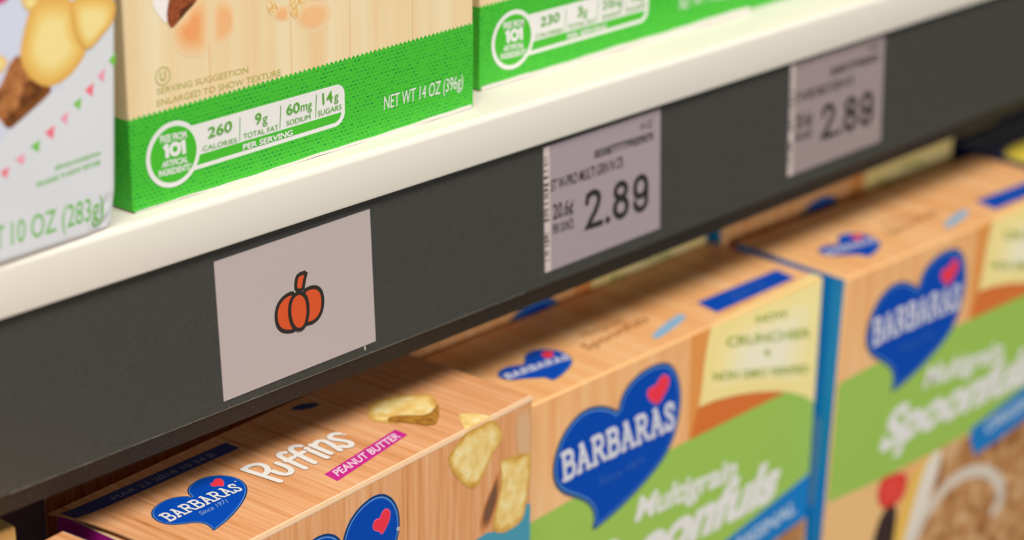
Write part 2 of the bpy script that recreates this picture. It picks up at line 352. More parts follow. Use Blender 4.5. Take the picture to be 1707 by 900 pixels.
class Ink:
    """collects shapes lying on panels (and loose solids) into one mesh"""
    def __init__(s): s.v = []; s.f = []; s.m = []; s.mats = []; s.smooth = []
    def mi(s, m):
        if m not in s.mats: s.mats.append(m)
        return s.mats.index(m)
    def add(s, verts, faces, m, smooth=False):
        k = len(s.v); s.v += [tuple(x) for x in verts]; i = s.mi(m)
        for f in faces: s.f.append(tuple(k + j for j in f)); s.m.append(i); s.smooth.append(smooth)
    def poly(s, P, pts, m, layer=1, smooth=0):
        pts = [tuple(p) for p in pts]
        if smooth: pts = chaikin(pts, smooth)
        if P.rect: pts = clip(pts, P.rect)
        if len(pts) < 3: return
        if signed_area(pts) < 0: pts = pts[::-1]
        tri = tessellate_polygon([[Vector((u, v, 0)) for u, v in pts]])
        out = []
        for t in tri:
            a, b, c = (pts[i] for i in t)
            ar = (b[0]-a[0])*(c[1]-a[1]) - (c[0]-a[0])*(b[1]-a[1])
            out.append(tuple(t) if ar > 0 else tuple(reversed(t)))
        s.add([P.at(u, v, layer) for u, v in pts], out, m)
    def grad(s, P, pts, mats, layer=1, smooth=2, step=.12):
        """nested printed tones, outermost first"""
        if smooth: pts = chaikin(pts, smooth)
        for k, m in enumerate(mats):
            s.poly(P, shrink(pts, 1 - k * step), m, layer + .35 * k)
    def stroke(s, P, pts, width, m, layer=1, closed=False, soft=0, flat=False, fn=None):
        """a ribbon with round (or flat) ends; each stroke lies a hair above the one before"""
        if soft: pts = chaikin(pts, soft) if closed else soft_open(pts, soft)
        fn = fn or (lambda u, v: (u, v))
        s.rise = getattr(s, 'rise', 0) + 1
        layer = layer + .2 * (s.rise % 5) + .02 * (s.rise % 40)
        q = [Vector(p) for p in pts]
        q = [p for i, p in enumerate(q) if i == 0 or (p - q[i - 1]).length > 1e-6]
        if closed and (q[0] - q[-1]).length < 1e-6: q.pop()
        n = len(q); h = width / 2
        def perp(a, b): d = (b - a).normalized(); return Vector((-d.y, d.x))
        L, R = [], []
        for i in range(n):
            pa = q[i - 1] if (i > 0 or closed) else None
            pb_ = q[(i + 1) % n] if (i < n - 1 or closed) else None
            n1 = perp(pa, q[i]) if pa is not None else None
            n2 = perp(q[i], pb_) if pb_ is not None else None
            if n1 is None: mm, k = n2, 1
            elif n2 is None: mm, k = n1, 1
            else:
                mm = n1 + n2
                mm = mm.normalized() if mm.length > 1e-3 else n1
                k = max(.5, mm.dot(n1))
            L.append(q[i] + mm * h / k); R.append(q[i] - mm * h / k)
        for i in range(n if closed else n - 1):
            j = (i + 1) % n
            s.poly(P, [fn(*R[i]), fn(*R[j]), fn(*L[j]), fn(*L[i])], m, layer)
        if not closed and not flat:
            for c, o in ((q[0], q[1]), (q[-1], q[-2])):
                d = (c - o).normalized(); a0 = math.degrees(math.atan2(d.y, d.x))
                s.poly(P, [fn(*p) for p in arc(c.x, c.y, h, h, a0 - 90, a0 + 90, 8)], m, layer)
    def ring(s, P, outer, inner, m, layer=1):
        n = len(outer)
        vs = [P.at(u, v, layer) for u, v in outer] + [P.at(u, v, layer) for u, v in inner]
        ccw = signed_area(list(outer)) > 0
        fs = []
        for i in range(n):
            j = (i + 1) % n
            fs.append((i, j, n + j, n + i) if ccw else (j, i, n + i, n + j))
        s.add(vs, fs, m)
    def text(s, P, string, BL, BR, TL, m, layer=2, weight=0.0, ref='H', dy=(0, 0)):
        vs, fs = text_shape(string, weight)
        x0 = min(v[0] for v in vs); x1 = max(v[0] for v in vs)
        y0, y1 = cap_height(ref, weight)
        BL, BR, TL = Vector(BL), Vector(BR), Vector(TL)
        out = []
        for x, y in vs:
            q = BL + (BR - BL) * ((x - x0) / (x1 - x0)) + (TL - BL) * ((y - y0) / (y1 - y0))
            out.append((q.x, q.y))
        if P.rect:
            u0, v0, u1, v1 = P.rect
            fs = [f for f in fs if all(u0 <= out[i][0] <= u1 and v0 <= out[i][1] <= v1 for i in f)]
        res = []
        for f in fs:
            p = [out[i] for i in f]
            res.append(f if signed_area(p) > 0 else tuple(reversed(f)))
        s.add([P.at(u, v, layer) for u, v in out], res, m)
    def build(s, name, parent=None, label=None):
        me = bpy.data.meshes.new(name)
        me.from_pydata(s.v, [], s.f)
        for m in s.mats: me.materials.append(m)
        for p, i, sm in zip(me.polygons, s.m, s.smooth): p.material_index = i; p.use_smooth = sm
        me.update()
        o = bpy.data.objects.new(name, me); COL.objects.link(o)
        if parent: o.parent = parent
        if label: o['label'] = label
        return o

def arc(cx, cy, rx, ry, a0, a1, n=10):
    return [(cx + rx * math.cos(math.radians(a0 + (a1 - a0) * i / n)), cy + ry * math.sin(math.radians(a0 + (a1 - a0) * i / n))) for i in range(n + 1)]
# slab-serif capitals as skeletons in a cell one unit high: (advance, heavy strokes, thin strokes)
GLYPH = {
 'B': (.80, [[(.17, .05), (.17, .95)], [(.17, .94), (.44, .94)] + arc(.44, .735, .21, .205, 90, -90) + [(.17, .53)],
             [(.17, .53), (.47, .53)] + arc(.47, .295, .24, .24, 90, -90) + [(.17, .06)]],
       [[(-.01, .06), (.3, .06)], [(-.01, .94), (.3, .94)]]),
 'A': (.90, [[(.16, .06), (.42, .94)], [(.40, .94), (.72, .06)]],
       [[(-.02, .06), (.34, .06)], [(.54, .06), (.92, .06)], [(.26, .36), (.62, .36)], [(.22, .94), (.46, .94)]]),
 'R': (.86, [[(.17, .05), (.17, .95)], [(.17, .94), (.46, .94)] + arc(.46, .72, .2, .22, 90, -90) + [(.17, .5)], [(.42, .5), (.70, .08)]],
       [[(-.01, .94), (.3, .94)], [(-.01, .06), (.36, .06)], [(.62, .06), (.88, .06)]]),
 'S': (.66, [[(.55, .76), (.49, .9), (.33, .94), (.15, .88), (.11, .73), (.2, .6), (.42, .47), (.54, .32), (.5, .12), (.33, .06), (.15, .1), (.08, .26)]],
       [[(.57, .64), (.57, .95)], [(.05, .05), (.05, .36)]]),
}
def slab(ink, P, word, BL, BR, TL, m, layer=2, heavy=.19, thin=.12, bow=0.0, only=None):
    total = sum(GLYPH[c][0] for c in word) + .03 * (len(word) - 1)
    BL, BR, TL = Vector(BL), Vector(BR), Vector(TL)
    x = 0
    for i, c in enumerate(word):
        adv, hs, ts = GLYPH[c]
        def fn(u, v, x=x):
            t = (x + u) / total
            q = BL + (BR - BL) * t + (TL - BL) * (v + bow * 4 * t * (1 - t))
            return (q.x, q.y)
        if only is None or i in only:
            for st in hs: ink.stroke(P, soft_open(st, 1) if c == 'S' else st, heavy, m, layer, fn=fn, flat=False if c == 'S' else False)
            for st in ts: ink.stroke(P, st, thin, m, layer, fn=fn, flat=True)
        x += adv + .03

# ------------------------------------------------------------------ things
def tag(o, label=None, cat=None, group=None, kind=None):
    if label: o['label'] = label
    if cat: o['category'] = cat
    if group: o['group'] = group
    if kind: o['kind'] = kind
    return o
def thing(name, label, cat, loc=(0, 0, 0), yaw=0, group=None, quat=None):
    o = bpy.data.objects.new(name, None); COL.objects.link(o)
    o.empty_display_size = .02
    o.location = Vector(loc) * MM
    if quat is not None:
        o.rotation_mode = 'QUATERNION'; o.rotation_quaternion = quat
    else:
        o.rotation_euler = (0, 0, math.radians(yaw))
    return tag(o, label, cat, group)
def copy_tree(o, parent=None):
    c = o.copy(); COL.objects.link(c)
    if parent: c.parent = parent
    for ch in [x for x in o.children]: copy_tree(ch, c)
    return c
def carton(name, parent, x0, y0, z0, x1, y1, z1, mats, r=.8, segs=2):
    """folded board box; mats = dict of front/top/left/right/back/bottom materials"""
    bm = bmesh.new()
    bmesh.ops.create_cube(bm, size=1)
    for v in bm.verts:
        v.co = Vector(((x0 + x1) / 2 + v.co.x * (x1 - x0), (y0 + y1) / 2 + v.co.y * (y1 - y0), (z0 + z1) / 2 + v.co.z * (z1 - z0))) * MM
    bmesh.ops.bevel(bm, geom=bm.edges[:], offset=r * MM, segments=segs, affect='EDGES', profile=.5)
    me = bpy.data.meshes.new(name)
    order = ['front', 'top', 'left', 'right', 'back', 'bottom', 'crease', 'right_crease']
    for k in order: me.materials.append(mats.get(k, mats.get('crease', mats['front'])) if 'crease' in k else mats.get(k, mats['front']))
    bm.normal_update()
    for f in bm.faces:
        n = f.normal
        big = max(abs(n.x), abs(n.y), abs(n.z))
        if big < .995: f.material_index = 7 if n.x > .3 else 6; f.smooth = True
        elif n.y < -.9: f.material_index = 0
        elif n.z > .9: f.material_index = 1
        elif n.x < -.9: f.material_index = 2
        elif n.x > .9: f.material_index = 3
        elif n.y > .9: f.material_index = 4
        else: f.material_index = 5
    bm.to_mesh(me); bm.free()
    o = bpy.data.objects.new(name, me); COL.objects.link(o); o.parent = parent
    return o
def extrude_profile(name, prof, x0, x1, m, parent=None, smooth_from=None):
    """closed outline of (y, z) in mm run along x"""
    bm = bmesh.new()
    a = [bm.verts.new(Vector((x0, y, z)) * MM) for y, z in prof]
    b = [bm.verts.new(Vector((x1, y, z)) * MM) for y, z in prof]
    n = len(prof)
    for i in range(n):
        j = (i + 1) % n
        f = bm.faces.new((a[i], a[j], b[j], b[i])); f.smooth = True
    bm.faces.new(a[::-1]); bm.faces.new(b)
    bmesh.ops.recalc_face_normals(bm, faces=bm.faces[:])
    me = bpy.data.meshes.new(name); bm.to_mesh(me); bm.free()
    me.materials.append(m)
    o = bpy.data.objects.new(name, me); COL.objects.link(o)
    if parent: o.parent = parent
    sh = o.modifiers.new('edge', 'EDGE_SPLIT'); sh.split_angle = math.radians(35)
    return o

# ------------------------------------------------------------------ the shelving
XL, XR = -420, 1150
FLOOR_Z = -415
gback = thing('back_panel', 'grey steel back panel behind the shelved boxes', 'shelf panel', (0, 430, -640))
extrude_profile('panel', [(0, 1060), (0, 0), (12, 0), (12, 1060)], XL - 40, XR + 40, mat('back_panel_grey', '#8B857A', .6), gback)

shelf = thing('metal_shelf', 'cream enamelled metal shelf with rounded front lip, holding the green boxes', 'shelf', (0, 0, 0))
r = 2.6
lipc = [(-8 + r - r * math.cos(math.radians(a)), -r + r * math.sin(math.radians(a))) for a in range(90, -1, -10)]
prof = [(430, 0)] + lipc + [(-8, -17.6), (-7.7, -18.6), (-6.9, -18.9), (-6.9, -4.2), (-4.5, -1.6), (430, -1.6)]
extrude_profile('deck', prof, XL, XR, CREAM_STEEL, shelf)

lower = thing('metal_shelf', 'lower metal shelf carrying the wood-print cereal boxes', 'shelf', (0, 0, FLOOR_Z))
prof2 = [(430, 0)] + [(y - 55, z) for y, z in lipc] + [(-63, -17.6), (-61.9, -18.9), (-61.9, -4.2), (-59.5, -1.6), (430, -1.6)]
extrude_profile('deck', prof2, XL, XR, CREAM_STEEL, lower)

rail = thing('price_rail', 'dark grey price rail running along under the cream shelf lip', 'price rail', (0, 0, 0))
LEAN = .037
def rail_y(z): return -5 + LEAN * (z + 18)
RIDGE = -80.9; RBOT = -88.9
extrude_profile('front_panel', [(rail_y(-8.5), -8.5), (rail_y(RIDGE), RIDGE), (rail_y(RIDGE) + .5, RIDGE - .55), (rail_y(RIDGE) + 4, RIDGE - .6), (3, -10), (3, -8.5)], XL, XR, RAIL, rail)
bez = extrude_profile('bottom_bezel', [(rail_y(RIDGE) + .45, RIDGE - .5), (rail_y(RIDGE) + 2.3, RBOT), (rail_y(RIDGE) + 4.6, RBOT - .2), (rail_y(RIDGE) + 9, RIDGE - .5)], XL, XR, BEZEL, rail)
random.seed(4)
dust_and_glint = Ink()
def speck(x, y, z, a):
    dx, dz = random.uniform(.4, 1) * a, random.uniform(.3, .9) * a
    dust_and_glint.add([Vector(p) * MM for p in ((x - dx, y, z), (x, y, z - dz), (x + dx, y, z + dz * .2), (x, y, z + dz), (x, y - .15, z))],
             [(0, 1, 4), (1, 2, 4), (2, 3, 4), (3, 0, 4)], LINT_GLINT)
for k in range(34):
    x = random.uniform(-60, 250); speck(x, rail_y(RIDGE) - .05, RIDGE + random.uniform(-.1, .5), random.uniform(.12, .3))
for k in range(110):
    x = random.uniform(-60, 130); t = random.random()
    speck(x, rail_y(RIDGE) + .45 + 1.85 * t - .05, RIDGE - .5 - (-RBOT + RIDGE - .5) * t, random.uniform(.05, .15))
for k in range(14):
    z = random.uniform(-78, -25); speck(random.uniform(-60, 130), rail_y(z) - .03, z, random.uniform(.06, .13))
yb = rail_y(-78) - .06
WM = mat('white_scratch', '#E4E2DA', .6)
dust_and_glint.add([Vector(p) * MM for p in ((100.5, yb, -76.9), (100.15, yb, -77.5), (100.3, yb - .05, -78.3), (100.85, yb - .05, -79.0), (101.1, yb, -78.8), (100.75, yb, -78.1), (100.8, yb, -77.0))],
         [(0, 1, 2, 5), (0, 5, 6), (2, 3, 4, 5)], WM)
x = -62.0  # thin pale strip paints the light caught by the ridge edge
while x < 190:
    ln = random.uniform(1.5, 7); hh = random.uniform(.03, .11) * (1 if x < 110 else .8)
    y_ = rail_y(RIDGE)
    dust_and_glint.add([Vector(p) * MM for p in ((x, y_ - .03, RIDGE - .02), (x + ln, y_ - .03, RIDGE - .02), (x + ln, y_ - .02, RIDGE + hh), (x, y_ - .02, RIDGE + hh))], [(0, 1, 2, 3)], LINT_GLINT)
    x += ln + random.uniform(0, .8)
d = dust_and_glint.build('dust_and_glint', rail); d['kind'] = 'stuff'

# ------------------------------------------------------------------ price tags on the rail
VT = Vector((0, LEAN, 1)).normalized()
TAGC = [mat('tag_mauve_paper', '#B9ABA9', .55, .2), mat('tag_mauve_screen', '#A3949A', .55, .2), mat('tag_dim_screen', '#9A8A8A', .55, .2)]
INK = mat('black_ink', '#2E2B27', .5)
def tag_thing(name, label, u0, v0, u1, v1, m, rot):
    """a slim tag; u right, v up from its own lower left corner"""
    w_, h_ = u1 - u0, v1 - v0
    base = Vector((u0, -5, -18)) + VT * v0
    o = thing(name, label, 'price tag', base)
    U = Vector((math.cos(rot), 0, 0)) + VT * math.sin(rot); Vv = VT * math.cos(rot) - Vector((1, 0, 0)) * math.sin(rot)
    P = Panel((0, -.35, 0), U, Vv)
    k = Ink()
    c = [(0, 0), (w_, 0), (w_, h_), (0, h_)]
    fr = [P.at(u, v, 0) for u, v in c]; bk = [P.at(u, v, 0) + P.N * (-.3 * MM) for u, v in c]
    k.add(fr + bk, [(0, 1, 2, 3), (7, 6, 5, 4), (0, 4, 5, 1), (1, 5, 6, 2), (2, 6, 7, 3), (3, 7, 4, 0)], m)
    k.build('card', o)
    # panel for the artwork, in rail coordinates (u along the rail, v from the rail's datum)
    PA = Panel(Vector((0, -.35, 0)) - Vector((u0, 0, 0)) - VT * v0, (1, 0, 0), VT)
    return o, P, PA
t1, P1_, PA1 = tag_thing('picture_tag', 'pale mauve tag showing an orange pumpkin, leftmost on the rail', 30.3, -59.5, 106.1, -6.1, TAGC[0], .0095)
k = Ink()
ORANGE = mat('pumpkin_orange', '#D4552B', .5)
for n, lay in (('pk_stem', 1), ('pk_left', 1), ('pk_right', 1), ('pk_mid', 3)):
    pts = chaikin(D[n], 2) if n != 'pk_stem' else chaikin(D[n], 1)
    k.poly(PA1, pts, ORANGE, lay)
    k.stroke(PA1, pts, 1.45, INK, lay + 1, closed=True)
k.build('pumpkin_drawing', t1)

def price_tag(label, u0, v0, u1, v1, m, rot, seed):
    o, P, PA = tag_thing('price_tag', label, u0, v0, u1, v1, m, rot)
    sx = (u1 - u0) / 74.9
    T = lambda p: ((p[0] - 203.1) * sx, p[1] + 57.6)
    k = Ink()
    a = T(D['T2_289'][0]); b = T(D['T2_289'][1])
    W_, H_ = 41.4 * sx, 17.2
    def fg(u, v): return (a[0] + u * sx, a[1] + v + (b[1] - a[1]) * u / W_)
    st = 2.75; h = st / 2; top = H_ - h
    for pts in ([(h, 12.2), (h, 13.6)] + arc(5.2, 13.0, 3.8, top - 13.0, 175, 0, 10) + [(9.0, 12.4), (8.4, 10.2), (6.6, 7.4), (3.4, 3.6), (1.5, h), (10.4, h)],):
        k.stroke(P, pts, st, INK, 1, fn=fg)
    k.poly(P, [fg(*p) for p in ell(14.6, 1.55, 1.65)], INK, 1)
    k.stroke(P, ell(23.2, 12.75, 3.5, top - 12.75, 28), st, INK, 1, closed=True, fn=fg)
    k.stroke(P, ell(23.2, 5.3, 4.0, 5.3 - h, 28), st, INK, 2, closed=True, fn=fg)
    k.stroke(P, [(32.6, 4.6)] + arc(36.4, 4.9, 3.8, 4.9 - h, 180, 360, 10) + [(40.2, 12.2)] + arc(36.4, 12.0, 3.8, top - 12.0, 0, 180, 10) + [(32.6, 10.6)] + arc(36.2, 10.4, 3.6, 3.0, 180, 350, 8), st, INK, 1, fn=fg)
    k.build('price_figures', o)
    k = Ink()
    for s_, n, wgt in (('20.6¢', 'T2_206', .02), ('PER OUNCE', 'T2_OUN', .02), ('ST W-PRO MULTI GRN N CR', 'T2_title', .02), ('0030877777PRE09070', 'T2_code', .03), ('14 OZ', 'T2_14', .01)):
        q = D[n]; k.text(P, s_, T(q[0]), T(q[1]), T(q[2]), INK, 1, wgt)
    k.build('small_lettering', o)
    k = Ink(); random.seed(seed)
    k.poly(P, [(.1, .1), (3.6 * sx, .1), (3.6 * sx, v1 - v0 - .1), (.1, v1 - v0 - .1)], mat('tag_pale_margin', '#CDBDB8', .55, .2), .5)
    v = 5.0
    while v < v1 - v0 - 4:
        h_ = random.choice((.45, .7, 1.2))
        if v < 17 or v > 21:
            k.poly(P, [(.1, v), (random.uniform(2.0, 3.2) * sx, v), (random.uniform(2.0, 3.2) * sx, v + h_), (.1, v + h_)], INK, 1)
        v += h_ + random.choice((.6, 1.0, 1.9))
    k.build('barcode', o)
    return o
price_tag('pale 2.89 price tag at the middle of the rail, right of the pumpkin tag', 203.1, -57.6, 278.0, -3.6, TAGC[1], .004, 3)
price_tag('blurred 2.89 price tag farthest right on the rail', 371.8, -56.2, 448.6, -2.6, TAGC[2], .0, 3)

# ------------------------------------------------------------------ upper shelf: green banded boxes
H_UP = 245
def scallop(u0, u1, v0, v1, period=2.25, amp=.55):
    pts = [(u0, .15)]
    pts += [(u1, .15)]
    n = int((u1 - u0) / period) * 6
    for i in range(n, -1, -1):
        u = u0 + (u1 - u0) * i / n
        v = v0 + (v1 - v0) * i / n
        pts.append((u, v + amp * math.cos(2 * math.pi * (u - u0) / period)))
    return pts
def one_o_one(k, P, q, f):
    """heavy figures with flagged ones"""
    BL, BR, TL = (Vector(p) for p in q)
    W_ = (BR - BL).length; H_ = (TL - BL).length
    ex = (BR - BL) / W_; ey = (TL - BL) / H_
    fn = lambda u, v: tuple(BL + ex * u + ey * v)
    st = .34 * H_; h = st / 2
    for x in (.16 * W_, .90 * W_):
        k.stroke(P, [(x, 0), (x, H_)], st, WHITE_INK, 6, fn=fn, flat=True)
        k.stroke(P, [(x - .15 * W_, H_ * .74), (x, H_ * .86)], st * .72, WHITE_INK, 6, fn=fn, flat=True)
    k.stroke(P, ell(.52 * W_, H_ / 2, .185 * W_, H_ / 2 - h * .8, 30), st * .9, WHITE_INK, 6, closed=True, fn=fn)
def badge_print(k, P, f, cal, fat, sod, sug):
    g = lambda p: (p[0] * f, p[1] * f)
    G = lambda n: [g(p) for p in D[n]]
    k.poly(P, [g(p) for p in [(24, 25.34), (95.5, 25.3)] + arc(96.6, 21.3, 4.2, 4.0, 90, 0, 6) + [(100.8, 14)] + arc(95.6, 14.1, 5.2, 4.7, 0, -90, 6) + [(24, 9.0)]], WHITE_INK, 2)
    k.poly(P, [g(p) for p in [(24, 14.1), (98.9, 14.35), (98.6, 13.2), (97.6, 11.8), (95.9, 11.05), (24, 10.6)]], GREEN, 3)
    c = ell(18.55 * f, 17.1 * f, 12.1 * f, 11.75 * f)
    k.poly(P, c, WHITE_INK, 4)
    k.poly(P, ell(18.55 * f, 17.1 * f, 10.3 * f, 9.95 * f), GREEN, 5)
    dv = G('B_div')
    for a, b in ((0, 1), (2, 3), (4, 5)): k.stroke(P, [dv[a], dv[b]], .28 * f, GREENT, 4, flat=True)
    k2 = Ink()
    def tx(s_, n, m, w_=0.0, ref='H', lay=6): q = G(n); k2.text(P, s_, q[0], q[1], q[2], m, lay, w_, ref)
    tx(cal, 'B_260', GREENT, .015, '0'); tx('CALORIES', 'B_CAL', GREENT); tx(fat, 'B_9', GREENT, .015, '0'); tx('g', 'B_9g', GREENT, 0, 'x')
    tx('TOTAL FAT', 'B_FAT', GREENT); tx(sod, 'B_60', GREENT, .015, '0'); tx('mg', 'B_mg', GREENT, 0, 'x'); tx('SODIUM', 'B_SOD', GREENT)
    tx(sug, 'B_14', GREENT, .015, '0'); tx('g', 'B_14g', GREENT, 0, 'x'); tx('SUGARS', 'B_SUG', GREENT)
    tx('PER SERVING', 'B_PER', WHITE_INK, .03)
    tx('FREE FROM', 'B_FREE', WHITE_INK, .03); one_o_one(k2, P, G('B_101'), f); tx('ARTIFICIAL', 'B_ART', WHITE_INK, .03); tx('INGREDIENTS*', 'B_ING', WHITE_INK, .03)
    return k2
def green_box(name, label, loc, yaw, W, f, cal, fat, sod, sug, net, flap, art=True, group='green banded boxes on the upper shelf'):
    o = thing(name, label, 'cereal box', loc, yaw, group)
    z0 = .5
    mats = dict(front=PALE_WOOD, top=PALE_WOOD, left=PALE_WOOD, right=PALE_WOOD, back=PALE_WOOD, bottom=BOARD, crease=PALE_WOOD)
    carton('carton', o, 0, 0, z0, W, 62, H_UP, mats, .7)
    P = Panel((0, 0, 0), (1, 0, 0), (0, 0, 1), (0.0, .5, W, H_UP - 1))
    L = Panel((0, 62, 0), (0, -1, 0), (0, 0, 1))
    k = Ink()
    top = scallop(.0, W, 33.3 * f, 34.5 * f)
    k.poly(P, top, GREENW, 1)
    k.poly(L, [(.7, .7), (61.6, .7), (61.6, 33.0 * f), (.7, 33.2 * f)], GREENW, 1)
    # the band runs round the rounded front corner
    cv = []
    nn = 6
    for i in range(nn + 1):
        a = math.radians(90 * i / nn)
        x = .7 - .78 * math.sin(a); y = .7 - .78 * math.cos(a)
        cv.append((x, y))
    vs = [Vector((x, y, zz)) * MM for x, y in cv for zz in (.9, 33.0 * f)]
    k.add(vs, [(2 * i, 2 * i + 1, 2 * i + 3, 2 * i + 2) for i in range(nn)], GREENW)
    k.build('green_band', o)
    k = Ink(); k2 = badge_print(k, P, f, cal, fat, sod, sug)
    b = k.build('nutrition_badge', o); k2.build('lettering', b)
    k = Ink(); q = [(p[0] * f, p[1] * f) for p in D['B_NET']]
    if net: k.text(P, net, q[0], q[1], q[2], WHITE_INK, 3, 0.0); k.build('weight_lettering', o)
    if art:
        k = Ink()
        st1 = [mat('warm_tone_' + c_, h_) for c_, h_ in zip('abcdefg', ('#F0D3A6', '#F1CD9C', '#F1C692', '#F2BF88', '#F2B77E', '#F2AE74', '#F1A468'))]
        k.grad(P, [(p[0] + (2 if p[0] < 40 else 4), p[1] - 1) for p in D['B_stain2']], st1[:5], .3, 2, .13)
        k.grad(P, [(p[0] if p[0] > 34 else p[0] - 1.5, p[1] - (3 if p[1] < 60 else 0)) for p in D['B_stain1']], st1, 1.0, 2, .105)
        k.grad(P, [(71 + (p[0] - 71) * 1.25, 56.5 + (p[1] - 56.5) * 1.2) for p in D['B_stain3']], st1[:5], .3, 2, .14)
        k.grad(P, [(86 + (p[0] - 86) * 1.2, 53 + (p[1] - 53) * 1.15) for p in D['B_stain4']], st1[:4], .3, 2, .13)
        PL = mat('plank_line_ink', '#E3B27C', .45)
        for u in (36.4, 74.6, 104.0, 137): k.poly(P, [(u, 34), (u + .3, 34), (u + .3, 150), (u, 150)], PL, .25)
        choc = noise_mat('chocolate_print', [(.35, '#7A3A22'), (.6, '#A4552F'), (.8, '#C4794A')], (1, 1, 1), 700, 4)
        k.poly(P, D['B_cream'], mat('cream_print', '#F4EDE6'), 2, 2)
        k.poly(P, D['B_choc'], choc, 2.5, 2)
        k.poly(P, D['B_chocdark'], mat('dark_chocolate_print', '#5E3218'), 3, 2)
        crumb = noise_mat('crumb_print', [(.35, '#E0A85E'), (.55, '#F0D49A'), (.75, '#F8EBCB')], (1, 1, 1), 600, 3)
        k.poly(P, D['B_crumb1'], crumb, 2, 1); k.poly(P, D['B_crumb2'], crumb, 2, 1)
        k.build('food_picture', o)
        k = Ink()
        q = D['B_U']; k.ring(P, ell(15.6, 45.4, 3.3), ell(15.6, 45.4, 2.85), OLIVE, 1)
        k.text(P, 'U', (14.3, 43.7), (16.9, 43.7), (14.3, 47.2), OLIVE, 1, .02)
        for s_, n in (('SERVING SUGGESTION', 'B_SERV'), ('ENLARGED TO SHOW TEXTURE', 'B_ENL')):
            q = D[n]; k.text(P, s_, q[0], q[1], q[2], OLIVE, 1, .004)
        k.build('serving_lettering', o)
    # raw white edge of the glued bottom flap, bowed a little
    hs = flap
    k = Ink(); n = 60; vs = []
    for i in range(n + 1):
        u = 1 + (W - 2) * i / n
        h_ = hs[0] + (hs[1] - hs[0]) * i / n
        lo = .12 + .16 * math.sin(u * .09) + .1 * math.sin(u * .31)
        vs += [Vector((u, -.42, max(.03, lo))) * MM, Vector((u, -.42, max(.2, lo + h_))) * MM, Vector((u, .5, max(.2, lo + h_))) * MM, Vector((u, .5, max(.03, lo))) * MM]
    fs = []
    for i in range(n):
        a = 4 * i
        for j in range(4):
            fs.append((a + j, a + 4 + j, a + 4 + (j + 1) % 4, a + (j + 1) % 4))
    k.add(vs, [f[::-1] for f in fs], BOARD)
    k.build('bottom_flap', o)
    return o
green_box('cereal_box', 'green banded box reading NET WT 14 OZ with a 260 calories badge, in sharp focus', (0, 0, 0), 1.3, 171.1, 1.0, '260', '9', '60', '14', 'NET WT 14 OZ (396g)', (.35, 1.5))
green_box('cereal_box', 'blurred green banded box with a 230 calories badge, right of the 14 ounce box', (189, 17.5, 0), 0, 181, 1.055, '230', '3', '210', '13', 'NET WT 14 OZ (396g)', (1.6, 3.2), False)
green_box('cereal_box', 'green banded box at the far right of the upper shelf, only its lower corner showing', (371.6, 20.5, 0), 0, 175, 1.03, '230', '3', '210', '13', '', (.3, .4), False)

# white carton with the cookies picture
wc = thing('cookie_box', 'white box with pink and green bunting and printed cookies, leftmost on the upper shelf', 'cookie box', (-12.3, -7, 0), 2.5)
WA, DA, HA = 170, 62, 240
bm = bmesh.new()
bmesh.ops.create_cube(bm, size=1)
for v in bm.verts: v.co = Vector((-WA / 2 + v.co.x * WA, DA / 2 + v.co.y * DA, HA / 2 + v.co.z * HA)) * MM
bmesh.ops.bevel(bm, geom=bm.edges[:], offset=2.2 * MM, segments=4, affect='EDGES', profile=.5)
# finer mesh round the crushed lower corner
for it in range(6):
    es = [e for e in bm.edges if (e.verts[0].co - e.verts[1].co).length > (1.6 * MM) and
          min(abs(((e.verts[0].co + e.verts[1].co) / 2 - Vector((-3, 0, 5)) * MM).length), 1) < max(16 * MM, (e.verts[0].co - e.verts[1].co).length * .75)]
    if es: bmesh.ops.subdivide_edges(bm, edges=es, cuts=1, use_grid_fill=True)
bmesh.ops.triangulate(bm, faces=[f for f in bm.faces if len(f.verts) > 4])
from mathutils import noise as mnoise
for v in bm.verts:
    c = v.co * 1000
    dd = math.hypot(c.x + 1.0, c.z - 2.5)
    if c.x > -WA / 2: v.co.x += max(0, c.z) * .067 * MM
    if dd < 11 and c.y < 12:
        fall = (1 - dd / 11) ** 1.1
        nz = mnoise.noise(Vector((c.x * .35, c.y * .3, c.z * .45)) + Vector((3, 8, 1)))
        v.co.y += (.6 + 2.6 * abs(nz)) * fall * MM * 1.2
        v.co.x -= (.5 + .9 * abs(nz)) * fall * MM * (1 if c.x > -6 else .2)
        v.co.z += (.4 + .5 * nz) * fall * MM * (1 if c.z < 5 else 0)
for f in bm.faces: f.smooth = False
me = bpy.data.meshes.new('carton'); bm.to_mesh(me); bm.free(); me.materials.append(GREY_WHITE)
ca = bpy.data.objects.new('carton', me); COL.objects.link(ca); ca.parent = wc
PA = Panel((0, 0, 0), (1, 0, 0), (0, 0, 1), (-WA + 2, 2.3, 12, HA - 3))
k = Ink()
k.poly(PA, D['A_photo'] + [(-160, 20), (-160, 230), (10, 230)] if False else [(-58.2, 36.0), (-44.6, 41.2), (-41.0, 43.5), (-30.4, 48.25), (-19.6, 53.9), (-8.45, 61.9), (3.2, 70.6), (8.5, 150), (-160, 150), (-160, 0), (-110, 14)], mat('lavender_white_print', '#D3D8E8', .4), 1)
yel = [mat('cookie_tone_' + c_, h_) for c_, h_ in zip('abcdefg', ('#E6B055', '#E9B95F', '#ECC269', '#EFCA74', '#F1D27F', '#F3D98B', '#F4DF96'))]
k.poly(PA, D['A_brown'], noise_mat('brown_crumb_print', [(.3, '#7E4A26'), (.5, '#B0703F'), (.7, '#CC8C55')], (1, 1, 1), 260, 4), 1.5, 2)
k.poly(PA, D['A_browndark'], noise_mat('dark_crumb_print', [(.35, '#5E3418'), (.65, '#8C5427')], (1, 1, 1), 260, 4), 1.8, 2)
